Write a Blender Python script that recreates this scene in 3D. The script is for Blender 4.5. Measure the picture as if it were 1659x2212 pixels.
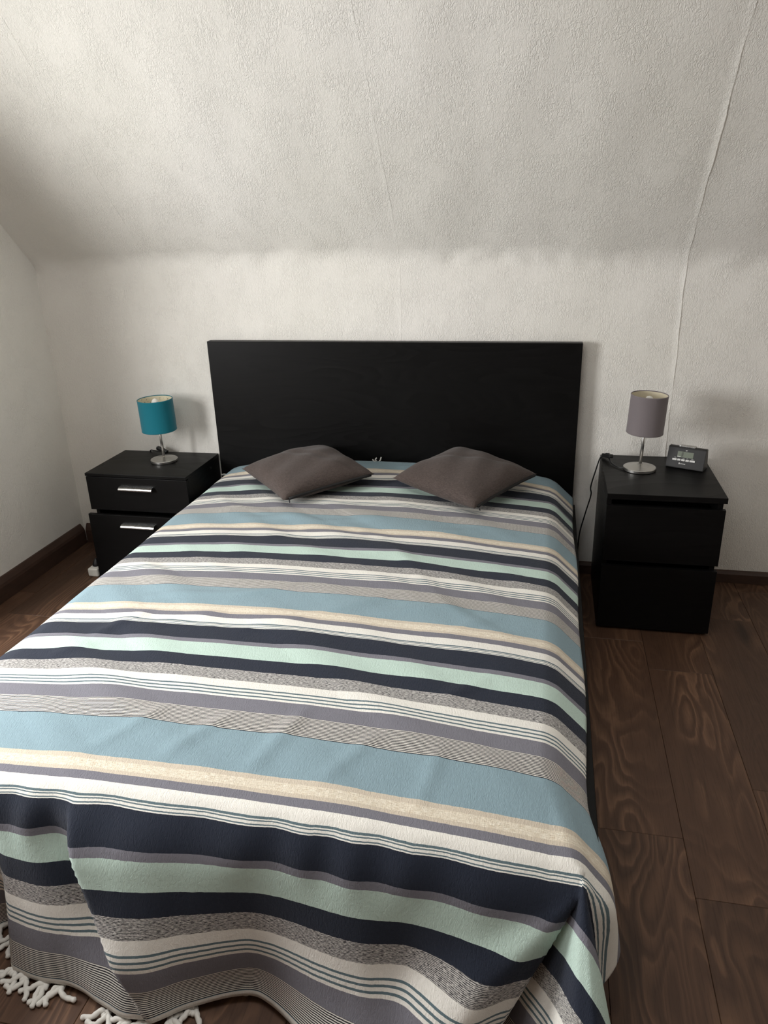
import bpy, bmesh, math, random
import numpy as np
from mathutils import Vector, Matrix

# ------------------------------------------------------------------ camera, light, exposure
scene = bpy.context.scene
for o in list(bpy.data.objects):
    bpy.data.objects.remove(o, do_unlink=True)
COL = scene.collection

CAM_POS = Vector((0.3371, -3.1138, 1.5035))
YAW, PITCH, ROLL, FPX = -0.2172, 0.3781, -0.0305, 1628.3
cam_data = bpy.data.cameras.new('camera')
cam = bpy.data.objects.new('camera', cam_data)
COL.objects.link(cam)
f = Vector((math.sin(YAW) * math.cos(PITCH), math.cos(YAW) * math.cos(PITCH), -math.sin(PITCH)))
r0 = Vector((math.cos(YAW), -math.sin(YAW), 0))
u0 = r0.cross(f)
r = math.cos(ROLL) * r0 + math.sin(ROLL) * u0
u_ = -math.sin(ROLL) * r0 + math.cos(ROLL) * u0
cam.matrix_world = Matrix(((r.x, u_.x, -f.x, CAM_POS.x), (r.y, u_.y, -f.y, CAM_POS.y), (r.z, u_.z, -f.z, CAM_POS.z), (0, 0, 0, 1)))
cam_data.sensor_fit = 'VERTICAL'
cam_data.sensor_height = 36.0
cam_data.lens = FPX / 2212 * 36.0
cam_data.clip_start = 0.02
scene.camera = cam

world = bpy.data.worlds.new('overcast_sky')
scene.world = world
world.use_nodes = True
world.node_tree.nodes['Background'].inputs[0].default_value = (0.80, 0.88, 1.0, 1)
world.node_tree.nodes['Background'].inputs[1].default_value = 0.6

def area(name, loc, direction, sx, sy, watts, color):
    d = bpy.data.lights.new(name, 'AREA')
    d.shape = 'RECTANGLE'; d.size = sx; d.size_y = sy; d.energy = watts; d.color = color
    o = bpy.data.objects.new(name, d); COL.objects.link(o)
    o.location = loc
    o.rotation_euler = Vector(direction).to_track_quat('-Z', 'Y').to_euler()
    return o
# daylight entering through the window in the side alcove, left of the picture
area('window_daylight', (-2.27, -1.98, 1.22), (1, 0.05, -0.30), 0.95, 0.85, 54, (1.0, 0.998, 0.994))
# added fill lamp under the unbroken flat ceiling, over the foot of the bed
area('ceiling_fill', (-0.25, -2.15, 2.43), (0, 0.10, -1), 1.3, 0.8, 17, (1.0, 0.998, 0.994))

scene.view_settings.view_transform = 'Standard'
scene.view_settings.look = 'None'
scene.view_settings.gamma = 1.0
scene.view_settings.use_curve_mapping = False
scene.view_settings.exposure = 0.42
scene.cycles.max_bounces = 6
scene.cycles.diffuse_bounces = 4
scene.cycles.glossy_bounces = 2
scene.cycles.use_adaptive_sampling = True
scene.cycles.adaptive_threshold = 0.08
scene.cycles.adaptive_min_samples = 16
scene.cycles.caustics_reflective = False
scene.cycles.caustics_refractive = False
scene.cycles.sample_clamp_indirect = 4.0
scene.cycles.use_denoising = True

rng = random.Random(7)

# ------------------------------------------------------------------ helpers
def srgb(r, g, b, a=1.0):
    def c(x):
        x /= 255.0
        return x / 12.92 if x <= 0.04045 else ((x + 0.055) / 1.055) ** 2.4
    return (c(r), c(g), c(b), a)

class NT:
    """small node-tree builder"""
    def __init__(self, name):
        self.mat = bpy.data.materials.new(name)
        self.mat.use_nodes = True
        self.t = self.mat.node_tree
        self.bsdf = self.t.nodes['Principled BSDF']
    def n(self, kind, **kw):
        nd = self.t.nodes.new(kind)
        for k, v in kw.items():
            setattr(nd, k, v)
        return nd
    def link(self, a, b):
        self.t.links.new(a, b)
    def math(self, op, a, b=None, c=None, clamp=False):
        nd = self.n('ShaderNodeMath', operation=op, use_clamp=clamp)
        for i, x in enumerate((a, b, c)):
            if x is None:
                continue
            if isinstance(x, (int, float)):
                nd.inputs[i].default_value = x
            else:
                self.link(x, nd.inputs[i])
        return nd.outputs[0]
    def mix(self, fac, a, b):
        nd = self.n('ShaderNodeMix', data_type='RGBA')
        for sock, x in ((nd.inputs['Factor'], fac), (nd.inputs['A'], a), (nd.inputs['B'], b)):
            if hasattr(x, 'links') or hasattr(x, 'is_linked'):
                self.link(x, sock)
            elif isinstance(x, (int, float)) and sock.type == 'VALUE':
                sock.default_value = x
            else:
                sock.default_value = x
        for s in nd.inputs:
            pass
        return nd.outputs['Result']
    def mapping(self, src, scale=(1, 1, 1), loc=(0, 0, 0), rot=(0, 0, 0)):
        m = self.n('ShaderNodeMapping')
        m.inputs['Scale'].default_value = scale
        m.inputs['Location'].default_value = loc
        m.inputs['Rotation'].default_value = rot
        self.link(src, m.inputs['Vector'])
        return m.outputs[0]
    def noise(self, vec, scale, detail=2.0, rough=0.5, dist=0.0, dims='3D'):
        nd = self.n('ShaderNodeTexNoise', noise_dimensions=dims)
        nd.inputs['Scale'].default_value = scale
        nd.inputs['Detail'].default_value = detail
        nd.inputs['Roughness'].default_value = rough
        nd.inputs['Distortion'].default_value = dist
        if vec is not None:
            self.link(vec, nd.inputs['Vector'])
        return nd.outputs['Fac']
    def ramp(self, fac, stops, interp='LINEAR'):
        nd = self.n('ShaderNodeValToRGB')
        cr = nd.color_ramp
        cr.interpolation = interp
        while len(cr.elements) > 1:
            cr.elements.remove(cr.elements[-1])
        cr.elements[0].position = stops[0][0]; cr.elements[0].color = stops[0][1]
        for p, c in stops[1:]:
            e = cr.elements.new(p); e.color = c
        self.link(fac, nd.inputs[0])
        return nd.outputs[0]
    def bump(self, height, strength=0.3, dist=0.001, normal=None):
        nd = self.n('ShaderNodeBump')
        nd.inputs['Strength'].default_value = strength
        nd.inputs['Distance'].default_value = dist
        self.link(height, nd.inputs['Height'])
        if normal is not None:
            self.link(normal, nd.inputs['Normal'])
        return nd.outputs[0]
    def set(self, **kw):
        names = dict(color='Base Color', rough='Roughness', metal='Metallic', spec='Specular IOR Level', normal='Normal',
                     sheen='Sheen Weight', coat='Coat Weight', alpha='Alpha', emit='Emission Color', emit_s='Emission Strength',
                     trans='Transmission Weight', sheen_r='Sheen Roughness')
        for k, v in kw.items():
            s = self.bsdf.inputs[names[k]]
            if hasattr(v, 'is_linked'):
                self.link(v, s)
            else:
                s.default_value = v
        return self.mat

def plain(name, col, rough=0.5, metal=0.0, spec=0.5, grain=None):
    m = NT(name)
    co = m.n('ShaderNodeTexCoord').outputs['Object']
    nz = m.noise(co, grain or 60.0, 3, 0.6)
    dark = tuple(c * 0.86 for c in col[:3]) + (1,)
    return m.set(color=m.mix(nz, col, dark), rough=rough, metal=metal, spec=spec)

def link_mesh(name, verts, faces, mat=None, parent=None, smooth=False, uvs=None):
    me = bpy.data.meshes.new(name)
    me.from_pydata([tuple(map(float, v)) for v in verts], [], faces)
    me.update()
    if uvs is not None:
        lay = me.uv_layers.new(name='UVMap')
        for poly in me.polygons:
            for li in poly.loop_indices:
                lay.data[li].uv = uvs[me.loops[li].vertex_index]
    if smooth:
        me.shade_smooth()
    if mat:
        me.materials.append(mat)
    o = bpy.data.objects.new(name, me)
    COL.objects.link(o)
    if parent is not None:
        o.parent = parent
    return o

def from_bm(name, bm, mat=None, parent=None, smooth=False):
    bmesh.ops.recalc_face_normals(bm, faces=bm.faces[:])
    me = bpy.data.meshes.new(name)
    bm.to_mesh(me); bm.free()
    if smooth:
        me.shade_smooth()
    if mat:
        me.materials.append(mat)
    o = bpy.data.objects.new(name, me)
    COL.objects.link(o)
    if parent is not None:
        o.parent = parent
    return o

def bm_box(bm, x0, x1, y0, y1, z0, z1, bevel=0.0, seg=2):
    res = bmesh.ops.create_cube(bm, size=1.0)
    vs = res['verts']
    for v in vs:
        v.co = Vector(((x0 + x1) / 2 + v.co.x * (x1 - x0), (y0 + y1) / 2 + v.co.y * (y1 - y0), (z0 + z1) / 2 + v.co.z * (z1 - z0)))
    if bevel > 0:
        es = list({e for v in vs for e in v.link_edges})
        bmesh.ops.bevel(bm, geom=es, offset=bevel, segments=seg, profile=0.6, affect='EDGES')

def box(name, x0, x1, y0, y1, z0, z1, mat, parent=None, bevel=0.002, origin=None):
    bm = bmesh.new()
    ox, oy, oz = origin or (0, 0, 0)
    bm_box(bm, x0 - ox, x1 - ox, y0 - oy, y1 - oy, z0 - oz, z1 - oz, bevel)
    return from_bm(name, bm, mat, parent)

def lathe(bm, prof, n=40, M=None):
    """revolve (radius, z) points around z"""
    rings = []
    M = M or Matrix()
    for rad, z in prof:
        if rad < 1e-6:
            rings.append([bm.verts.new(M @ Vector((0, 0, z)))])
        else:
            rings.append([bm.verts.new(M @ Vector((rad * math.cos(2 * math.pi * i / n), rad * math.sin(2 * math.pi * i / n), z))) for i in range(n)])
    for a, b in zip(rings[:-1], rings[1:]):
        for i in range(n):
            j = (i + 1) % n
            if len(a) == 1 and len(b) == 1:
                continue
            if len(a) == 1:
                bm.faces.new((a[0], b[i], b[j]))
            elif len(b) == 1:
                bm.faces.new((a[i], a[j], b[0]))
            else:
                bm.faces.new((a[i], a[j], b[j], b[i]))

def tube(bm, pts, rad, n=8, closed_ends=True):
    """tube along points; rad a number or list"""
    pts = [Vector(p) for p in pts]
    rads = rad if isinstance(rad, (list, tuple)) else [rad] * len(pts)
    rings = []
    up = Vector((0, 0, 1))
    prev = None
    for i, p in enumerate(pts):
        t = (pts[min(i + 1, len(pts) - 1)] - pts[max(i - 1, 0)]).normalized()
        if prev is None:
            a = t.cross(up)
            if a.length < 1e-3:
                a = t.cross(Vector((1, 0, 0)))
        else:
            a = prev - t * prev.dot(t)
        a.normalize(); prev = a
        b = t.cross(a)
        rings.append([bm.verts.new(p + (a * math.cos(2 * math.pi * k / n) + b * math.sin(2 * math.pi * k / n)) * rads[i]) for k in range(n)])
    for A, B in zip(rings[:-1], rings[1:]):
        for k in range(n):
            bm.faces.new((A[k], A[(k + 1) % n], B[(k + 1) % n], B[k]))
    if closed_ends:
        bm.faces.new(rings[0]); bm.faces.new(rings[-1][::-1])

def spline(pts, per=6):
    """Catmull-Rom through the points"""
    P = [Vector(p) for p in pts]
    P = [P[0] * 2 - P[1]] + P + [P[-1] * 2 - P[-2]]
    out = []
    for i in range(1, len(P) - 2):
        for k in range(per):
            t = k / per
            out.append(0.5 * ((2 * P[i]) + (-P[i - 1] + P[i + 1]) * t + (2 * P[i - 1] - 5 * P[i] + 4 * P[i + 1] - P[i + 2]) * t * t + (-P[i - 1] + 3 * P[i] - 3 * P[i + 1] + P[i + 2]) * t ** 3))
    out.append(P[-2])
    return out

def empty(name, loc=(0, 0, 0), rz=0.0):
    o = bpy.data.objects.new(name, None)
    COL.objects.link(o)
    o.location = loc
    o.rotation_euler = (0, 0, rz)
    o.empty_display_size = 0.05
    return o

def tag(o, label, cat, group=None):
    o['label'] = label; o['category'] = cat
    if group:
        o['group'] = group
    return o

def structure(o):
    o['kind'] = 'structure'
    return o

# ---- blanket geometry (numpy) ----
XC = -0.312
UL, UR = -1.012 - 0.31, 0.388 + 0.325
V0, V1 = 0.045, 2.458
PERIOD, BLUE0 = 0.595, 0.065

def sstep(t):
    t = np.clip(t, 0, 1)
    return t * t * (3 - 2 * t)

def bnoise(x, y, seed=0):
    """smooth sum-of-sines noise, about -1..1"""
    r = np.random.RandomState(seed)
    out = 0 * x
    for k in range(7):
        ax, ay, ph = r.uniform(-1, 1), r.uniform(-1, 1), r.uniform(0, 6.28)
        out = out + np.sin(ax * x * 3 + ay * y * 3 + ph + 1.3 * np.sin(ay * x * 2 - ax * y * 2 + ph * 2))
    return out / 4.0

def ztop(x, y):
    c = np.clip(np.abs((x - XC) / 0.7), 0, 1.0)
    crown = 0.035 * (1 - c ** 2.2)
    drop = 0.034 * sstep((-1.25 - y) / 0.85) + 0.030 * sstep((-1.80 - y) / 0.28)
    head = 0.016 * sstep((y + 0.42) / 0.32) * (1 - c ** 5)
    return 0.447 + crown - drop + head

def _integrate(angles, lens, n=400, total=0.75):
    """profile: list of (arc position, angle) -> horizontal and drop as functions of arc"""
    s = np.linspace(0, total, n)
    a = np.interp(s, lens, angles)
    ds = s[1] - s[0]
    h = np.concatenate([[0], np.cumsum(np.cos((a[1:] + a[:-1]) / 2) * ds)])
    d = np.concatenate([[0], np.cumsum(np.sin((a[1:] + a[:-1]) / 2) * ds)])
    return s, h, d
D = math.radians
S_SIDE = _integrate([D(4), D(44), D(46), D(84), D(90)], [0, 0.045, 0.10, 0.17, 0.75])
S_TUCK = _integrate([D(4), D(44), D(44), D(195), D(195), D(90), D(90)], [0, 0.045, 0.128, 0.148, 0.172, 0.20, 0.75])   # tucked in beside the mattress
S_FOOT = _integrate([D(26), D(80), D(80)], [0, 0.10, 0.75])
VF = 2.03
def UE_R(v):         # where the right rounding starts: the cloth lies wider over the foot corner
    return 0.368 + 0.062 * sstep((v - 1.80) / 0.26)
UE_L = -1.000
UC, VC = 0.450, 2.068   # apex of the corner fold

HEM_X = np.array([-1.4, -0.86, -0.80, -0.765, -0.735, -0.69, -0.58, -0.50, -0.43, -0.376, -0.315, -0.26, -0.18, -0.10, -0.03, 0.06, 0.13, 0.20, 0.26, 0.32, 0.5])
HEM_O = np.array([0.00, 0.02, 0.075, 0.06, -0.005, -0.01, -0.035, -0.065, -0.075, -0.055, -0.015, -0.002, 0.012, 0.0, -0.012, -0.030, -0.016, -0.045, -0.055, -0.02, 0.0])

def top_pos(u, v):
    return np.stack([u, -v, ztop(u, -v)], -1)

def side_pos(u, v, right=True):
    xe = UE_R(v) if right else UE_L + 0 * v
    a = np.maximum((u - xe) if right else (xe - u), 0)
    h = np.interp(a, S_SIDE[0], S_SIDE[1]); d = np.interp(a, S_SIDE[0], S_SIDE[2])
    sg = 1 if right else -1
    if True:
        w = sstep((v - 1.62) / 0.22) if right else sstep((v - 0.45) / 0.3)
        h = h * w + (1 - w) * np.interp(a, S_TUCK[0], S_TUCK[1]); d = d * w + (1 - w) * np.interp(a, S_TUCK[0], S_TUCK[2])
    if right:
        h = h * (1 - 0.30 * sstep((v - 1.88) / 0.18))
    x = np.where(a > 0, xe + sg * h, u)
    y = -v
    z = ztop(u, y) - d
    if right:
        fl = sstep((v - 1.66) / 0.38) * np.clip((a - 0.07) / 0.24, 0, 1) ** 1.1
        x = x + 0.022 * fl
        x = x + 0.004 * np.sin(v * 9 + 1) * np.clip(a / 0.15, 0, 1)
    else:
        x = x - 0.035 * np.exp(-((v - 1.75) / 0.25) ** 2) * np.clip(a / 0.05, 0, 1) - 0.008 * np.sin(v * 11) * np.clip(a / 0.2, 0, 1)
    return np.stack([x, y, z], -1)

def foot_pos(u, v):
    b = np.maximum(v - VF, 0)
    h = np.interp(b, S_FOOT[0], S_FOOT[1]); d = np.interp(b, S_FOOT[0], S_FOOT[2])
    y = np.where(b > 0, -VF - h, -v)
    z = ztop(u, -np.minimum(v, VF)) - d
    k = np.clip((b - 0.02) / 0.37, 0, 1.05)
    o = np.interp(u, HEM_X, HEM_O)
    # smooth the hem offset
    o = (o + np.interp(u - 0.012, HEM_X, HEM_O) + np.interp(u + 0.012, HEM_X, HEM_O)) / 3
    y = y + o * k ** 1.35
    # small gathers just under the edge, and long soft folds
    y = y - 0.004 * np.sin(u * 46 + 2.0 * np.sin(u * 9)) * np.exp(-((b - 0.07) / 0.06) ** 2)
    y = y - 0.014 * np.sin(u * 19 + 3.2 * b + 0.6) * k
    # the sharp overlapping pleat at the left
    xf = -0.575 + 0.62 * np.clip(b - 0.02, 0, None) ** 1.25
    t = (u - xf)
    amp = 0.048 * sstep((b - 0.015) / 0.12) * (1 - 0.75 * sstep((b - 0.28) / 0.12))
    y = y - amp * sstep((t + 0.008) / 0.016) * np.exp(-np.clip(t, 0, None) / 0.22) + amp * 0.4 * np.exp(-((t + 0.05) / 0.05) ** 2)
    # outward bulge just left of the corner valley
    a = u - UC; bb = np.maximum(v - VC, 1e-6)
    ph = np.degrees(np.arctan2(a, bb)); rho = np.hypot(a, bb)
    y = y - 0.13 * rho * np.exp(-((ph + 41) / 10.0) ** 2) * (bb > 1e-5)
    return np.stack([u, y, z], -1)

PH = np.radians(np.array([-25, 0, 22, 42, 58, 72, 90, 100]))
DIRS = np.array([(-0.415, 0.02, -0.90), (-0.19, -0.36, -0.91), (-0.05, -0.66, -0.74), (0.12, -0.70, -0.70), (0.24, -0.55, -0.80), (0.20, -0.25, -0.945), (0.10, 0.02, -0.99), (0.08, 0.05, -0.99)])
DIRS = DIRS / np.linalg.norm(DIRS, axis=1)[:, None]

def cone(u, v, uc, vc, ph, dirs, mirror=False):
    a = (uc - u) if mirror else (u - uc)
    b = v - vc
    rho = np.hypot(a, b); phi = np.arctan2(a, b)
    d = np.stack([np.interp(phi, ph, dirs[:, i]) for i in range(3)], -1)
    for dd in (0.06, -0.06):
        d = d + np.stack([np.interp(phi + dd, ph, dirs[:, i]) for i in range(3)], -1)
    d = d / np.linalg.norm(d, axis=-1)[..., None]
    C = np.array([uc, -vc, float(ztop(np.array(uc), np.array(-vc))) - 0.012])
    # start a little rounded
    r = rho
    return C + d * r[..., None], np.degrees(phi), rho

# pulled creases on the top: centre (u, v), direction in degrees, half length, height, half width
WRINKLES = [(-0.62, 1.30, 16, 0.16, 0.006, 0.014), (-0.40, 1.27, 24, 0.15, 0.007, 0.015), (-0.18, 1.31, 27, 0.14, 0.006, 0.014), (0.02, 1.29, 30, 0.11, 0.005, 0.014),
            (0.20, 1.33, 38, 0.09, 0.004, 0.014), (-0.78, 1.47, 40, 0.09, 0.007, 0.016), (-0.60, 1.42, 34, 0.10, 0.006, 0.016), (-0.35, 1.45, 30, 0.08, 0.006, 0.016),
            (-0.55, 1.86, 48, 0.10, 0.005, 0.014), (-0.36, 1.88, 58, 0.09, 0.006, 0.014), (-0.20, 1.85, 62, 0.10, 0.007, 0.016), (-0.02, 1.89, 66, 0.08, 0.005, 0.014),
            (0.14, 1.90, 70, 0.08, 0.005, 0.014), (-0.62, 0.70, 20, 0.10, 0.006, 0.016), (-0.30, 0.69, 24, 0.10, 0.005, 0.015), (0.05, 0.72, 28, 0.10, 0.006, 0.015),
            (-0.75, 0.60, 8, 0.09, 0.006, 0.015), (-0.50, 0.84, 20, 0.08, 0.005, 0.015), (0.20, 1.62, 40, 0.08, 0.004, 0.015), (-0.85, 1.58, 30, 0.07, 0.005, 0.015)]
PH_L = np.radians(np.array([-5, 45, 90, 100]))
DIRS_L = np.array([(0.0, -0.16, -0.985), (-0.55, -0.55, -0.62), (-0.14, 0.0, -0.99), (-0.14, 0.0, -0.99)])

def blanket_pos(u, v):
    P = top_pos(u, v)
    def mix(P, Q, w):
        return P * (1 - w[..., None]) + Q * w[..., None]
    sideR = side_pos(u, v, True); sideL = side_pos(u, v, False); foot = foot_pos(u, v)
    UE = UE_R(v)
    P = np.where((u > UE)[..., None], sideR, P)
    P = np.where((u < UE_L)[..., None], sideL, P)
    P = np.where(((v > VF) & (u <= UE) & (u >= UE_L))[..., None], foot, P)
    # right corner
    cn, phi, rho = cone(u, v, UC, VC, PH, DIRS)
    isfoot = (v > VF) & (u > UE_L)
    inc = ((v > VC) | (u > UC))
    w_c = sstep((phi + 27) / 8.0) * (1 - sstep((phi - 84) / 22.0)) * inc
    base = np.where((phi < 45)[..., None] & isfoot[..., None], foot, P)
    base = np.where((phi >= 45)[..., None], sideR, base)
    sel = (u > UC - 0.5) & (v > VC - 0.25)
    P = np.where(sel[..., None], mix(base, cn, w_c), P)
    # left corner (outside the picture)
    cl, phl, rl = cone(u, v, -1.012, VC, PH_L, DIRS_L, True)
    inl = (v > VC) & (u < -1.012)
    P = np.where(inl[..., None], cl, P)
    # head end: the hem is pushed up against the headboard and curls down behind it on the right
    yh = -0.066
    over = np.clip(P[..., 1] - yh, 0, None)
    P[..., 1] = np.minimum(P[..., 1], yh)
    P[..., 2] -= over * 0.9
    # skew of the whole cloth and wrinkles on the top
    edge = np.clip(np.minimum(np.minimum(UE - u, u - UE_L), VF - v) / 0.1, 0, 1)
    q = u * 0.80 + v * 0.60; s = -u * 0.60 + v * 0.80
    wr = 0.0050 * np.maximum(bnoise(q * 3.0, s * 14.0, 3), -0.2) + 0.0022 * bnoise(u * 5, v * 5, 5)
    wr = wr + 0.0032 * np.exp(-((s * 6 - 5.2 + 0.5 * np.sin(q * 5)) / 0.16) ** 2)
    for (u1, v1, ang, ln, amp, wd) in WRINKLES:
        ca, sa = math.cos(math.radians(ang)), math.sin(math.radians(ang))
        du_, dv_ = u - u1, -(v - v1)
        al = du_ * ca + dv_ * sa
        ac = -du_ * sa + dv_ * ca + 0.02 * np.sin(al * 9 + u1 * 20)
        wr = wr + 0.68 * amp * np.exp(-(ac / (1.3 * wd)) ** 2) * np.exp(-(al / ln) ** 4)
    P[..., 2] += wr * (0.25 + 0.75 * edge) * (v > 0.12)
    # floor
    low = np.clip(0.008 - P[..., 2], 0, None)
    P[..., 2] += low
    P[..., 1] -= low * 0.7
    return P

# ------------------------------------------------------------------ materials
def mat_wallpaper():
    m = NT('rough_painted_wallpaper')
    uv = m.n('ShaderNodeUVMap').outputs[0]
    co = m.n('ShaderNodeTexCoord').outputs['Object']
    # short squiggles, longer along the strip than across it
    warp = m.noise(m.mapping(uv, (14, 9, 1)), 1.0, 2, 0.5)
    a = m.noise(m.mapping(uv, (125, 55, 1)), 1.0, 1.5, 0.5, 1.2, '3D')
    ridge = m.math('SUBTRACT', 1.0, m.math('MULTIPLY', m.math('ABSOLUTE', m.math('SUBTRACT', a, 0.5)), 7.0, clamp=True))
    ridge = m.math('MULTIPLY', ridge, m.ramp(warp, [(0.34, (0.35, 0.35, 0.35, 1)), (0.60, (1, 1, 1, 1))]))
    fine = m.noise(m.mapping(uv, (420, 300, 1)), 1.0, 2, 0.6)
    h = m.math('ADD', m.math('MULTIPLY', ridge, 0.9), m.math('MULTIPLY', fine, 0.35))
    big = m.noise(co, 1.3, 2, 0.5)
    col = m.mix(m.ramp(big, [(0.35, (0, 0, 0, 1)), (0.7, (1, 1, 1, 1))]), srgb(236, 233, 227), srgb(231, 228, 220))
    return m.set(color=col, rough=0.85, spec=0.25, normal=m.bump(h, 0.55, 0.0024))

def mat_plain_wall():
    m = NT('white_painted_plaster')
    co = m.n('ShaderNodeTexCoord').outputs['Object']
    h = m.noise(co, 4, 1, 0.5)
    return m.set(color=m.mix(h, srgb(237, 234, 228), srgb(234, 231, 225)), rough=0.85, spec=0.2)

def mat_floor():
    m = NT('dark_oak_laminate')
    tc = m.n('ShaderNodeTexCoord').outputs['Object']
    rnd = m.n('ShaderNodeObjectInfo').outputs['Random']
    off = m.n('ShaderNodeCombineXYZ')
    m.link(m.math('MULTIPLY', rnd, 17.0), off.inputs[0]); m.link(m.math('MULTIPLY', rnd, 53.0), off.inputs[1]); m.link(m.math('MULTIPLY', rnd, 31.0), off.inputs[2])
    add = m.n('ShaderNodeVectorMath', operation='ADD')
    m.link(tc, add.inputs[0]); m.link(off.outputs[0], add.inputs[1])
    p = add.outputs[0]
    # cathedral grain: contour lines of a stretched noise field
    field = m.noise(m.mapping(p, (6.5, 1.5, 1)), 1.0, 1.5, 0.45, 0.25)
    rip = m.noise(m.mapping(p, (30, 14, 1)), 1.0, 2, 0.5)
    ph = m.math('ADD', m.math('MULTIPLY', field, 19.0), m.math('MULTIPLY', rip, 0.55))
    saw = m.math('FRACT', ph)
    lines = m.ramp(saw, [(0.0, (0.15, 0.15, 0.15, 1)), (0.25, (0.0, 0.0, 0.0, 1)), (0.62, (0.55, 0.55, 0.55, 1)), (0.86, (1, 1, 1, 1)), (1.0, (0.2, 0.2, 0.2, 1))])
    where = m.ramp(m.noise(m.mapping(p, (7, 1.1, 1), (3, 1, 0)), 1.0, 2, 0.5), [(0.40, (0.12, 0.12, 0.12, 1)), (0.60, (1, 1, 1, 1))])
    pores = m.noise(m.mapping(p, (260, 9, 1)), 1.0, 3, 0.65)
    base = m.mix(m.noise(m.mapping(p, (9, 0.9, 1)), 1.0, 3, 0.55), srgb(63, 44, 33), srgb(90, 64, 48))
    base = m.mix(m.math('MULTIPLY', m.math('MULTIPLY', lines, where), 0.62), base, srgb(134, 101, 77))
    base = m.mix(m.math('MULTIPLY', m.ramp(pores, [(0.5, (0, 0, 0, 1)), (0.75, (1, 1, 1, 1))]), 0.45), base, srgb(40, 26, 19))
    # knots
    vor = m.n('ShaderNodeTexVoronoi')
    m.link(m.mapping(p, (4.2, 1.25, 1)), vor.inputs['Vector']); vor.inputs['Scale'].default_value = 1.0
    knot = m.ramp(vor.outputs['Distance'], [(0.05, (1, 1, 1, 1)), (0.16, (0, 0, 0, 1))])
    base = m.mix(m.math('MULTIPLY', knot, 0.7), base, srgb(36, 23, 17))
    tone = m.math('ADD', 0.82, m.math('MULTIPLY', rnd, 0.3))
    hsv = m.n('ShaderNodeHueSaturation'); m.link(base, hsv.inputs['Color']); m.link(tone, hsv.inputs['Value'])
    rough = m.math('ADD', 0.42, m.math('MULTIPLY', pores, 0.2))
    return m.set(color=hsv.outputs[0], rough=rough, spec=0.4, normal=m.bump(m.math('ADD', pores, saw), 0.12, 0.0006))

def mat_blackwood(name='black_brown_wood', rot=(0, 0, 0), lo=(7, 7, 7), hi=(18, 17, 17)):
    m = NT(name)
    co = m.n('ShaderNodeTexCoord').outputs['Object']
    p = m.mapping(co, (1, 1, 1), (0, 0, 0), rot)
    field = m.noise(m.mapping(p, (0.9, 3, 7)), 1.0, 1.5, 0.45, 0.2)
    lines = m.math('FRACT', m.math('MULTIPLY', field, 22.0))
    fine = m.noise(m.mapping(p, (6, 90, 160)), 1.0, 3, 0.6)
    mixf = m.math('ADD', m.math('MULTIPLY', lines, 0.28), m.math('MULTIPLY', fine, 0.62))
    col = m.mix(mixf, srgb(*lo), srgb(*hi))
    return m.set(color=col, rough=m.math('ADD', 0.40, m.math('MULTIPLY', lines, 0.06)), spec=0.15, normal=m.bump(mixf, 0.16, 0.0006))

def mat_darkskirting():
    m = NT('dark_stained_skirting')
    co = m.n('ShaderNodeTexCoord').outputs['Object']
    g = m.noise(m.mapping(co, (14, 14, 60)), 1.0, 3, 0.6)
    return m.set(color=m.mix(g, srgb(50, 36, 30), srgb(78, 58, 48)), rough=0.45, spec=0.4, normal=m.bump(g, 0.1, 0.0005))

def mat_metal(name='brushed_steel', col=(190, 188, 184), rough=0.32):
    m = NT(name)
    co = m.n('ShaderNodeTexCoord').outputs['Object']
    n = m.noise(m.mapping(co, (60, 60, 900)), 1.0, 2, 0.5)
    return m.set(color=srgb(*col), metal=1.0, rough=m.math('ADD', rough - 0.06, m.math('MULTIPLY', n, 0.14)))

def mat_shade(name, col):
    m = NT(name)
    co = m.n('ShaderNodeTexCoord').outputs['Object']
    w = m.noise(m.mapping(co, (500, 500, 900)), 1.0, 2, 0.5)
    dark = tuple(c * 0.85 for c in col[:3]) + (1,)
    return m.set(color=m.mix(w, col, dark), rough=0.75, spec=0.25, sheen=0.15, normal=m.bump(w, 0.25, 0.0004))

def mat_cushion():
    m = NT('dark_brown_linen')
    co = m.n('ShaderNodeTexCoord').outputs['Object']
    a = m.noise(m.mapping(co, (900, 70, 200)), 1.0, 2, 0.6)
    b = m.noise(m.mapping(co, (70, 900, 200)), 1.0, 2, 0.6)
    big = m.noise(co, 7, 3, 0.6)
    w = m.math('MULTIPLY', m.math('ADD', a, b), 0.5)
    col = m.mix(m.ramp(w, [(0.35, (0, 0, 0, 1)), (0.65, (1, 1, 1, 1))]), srgb(58, 50, 47), srgb(92, 82, 78))
    col = m.mix(m.math('MULTIPLY', big, 0.5), col, srgb(68, 58, 53))
    return m.set(color=col, rough=0.9, spec=0.15, sheen=0.12, normal=m.bump(w, 0.4, 0.0008))

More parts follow.
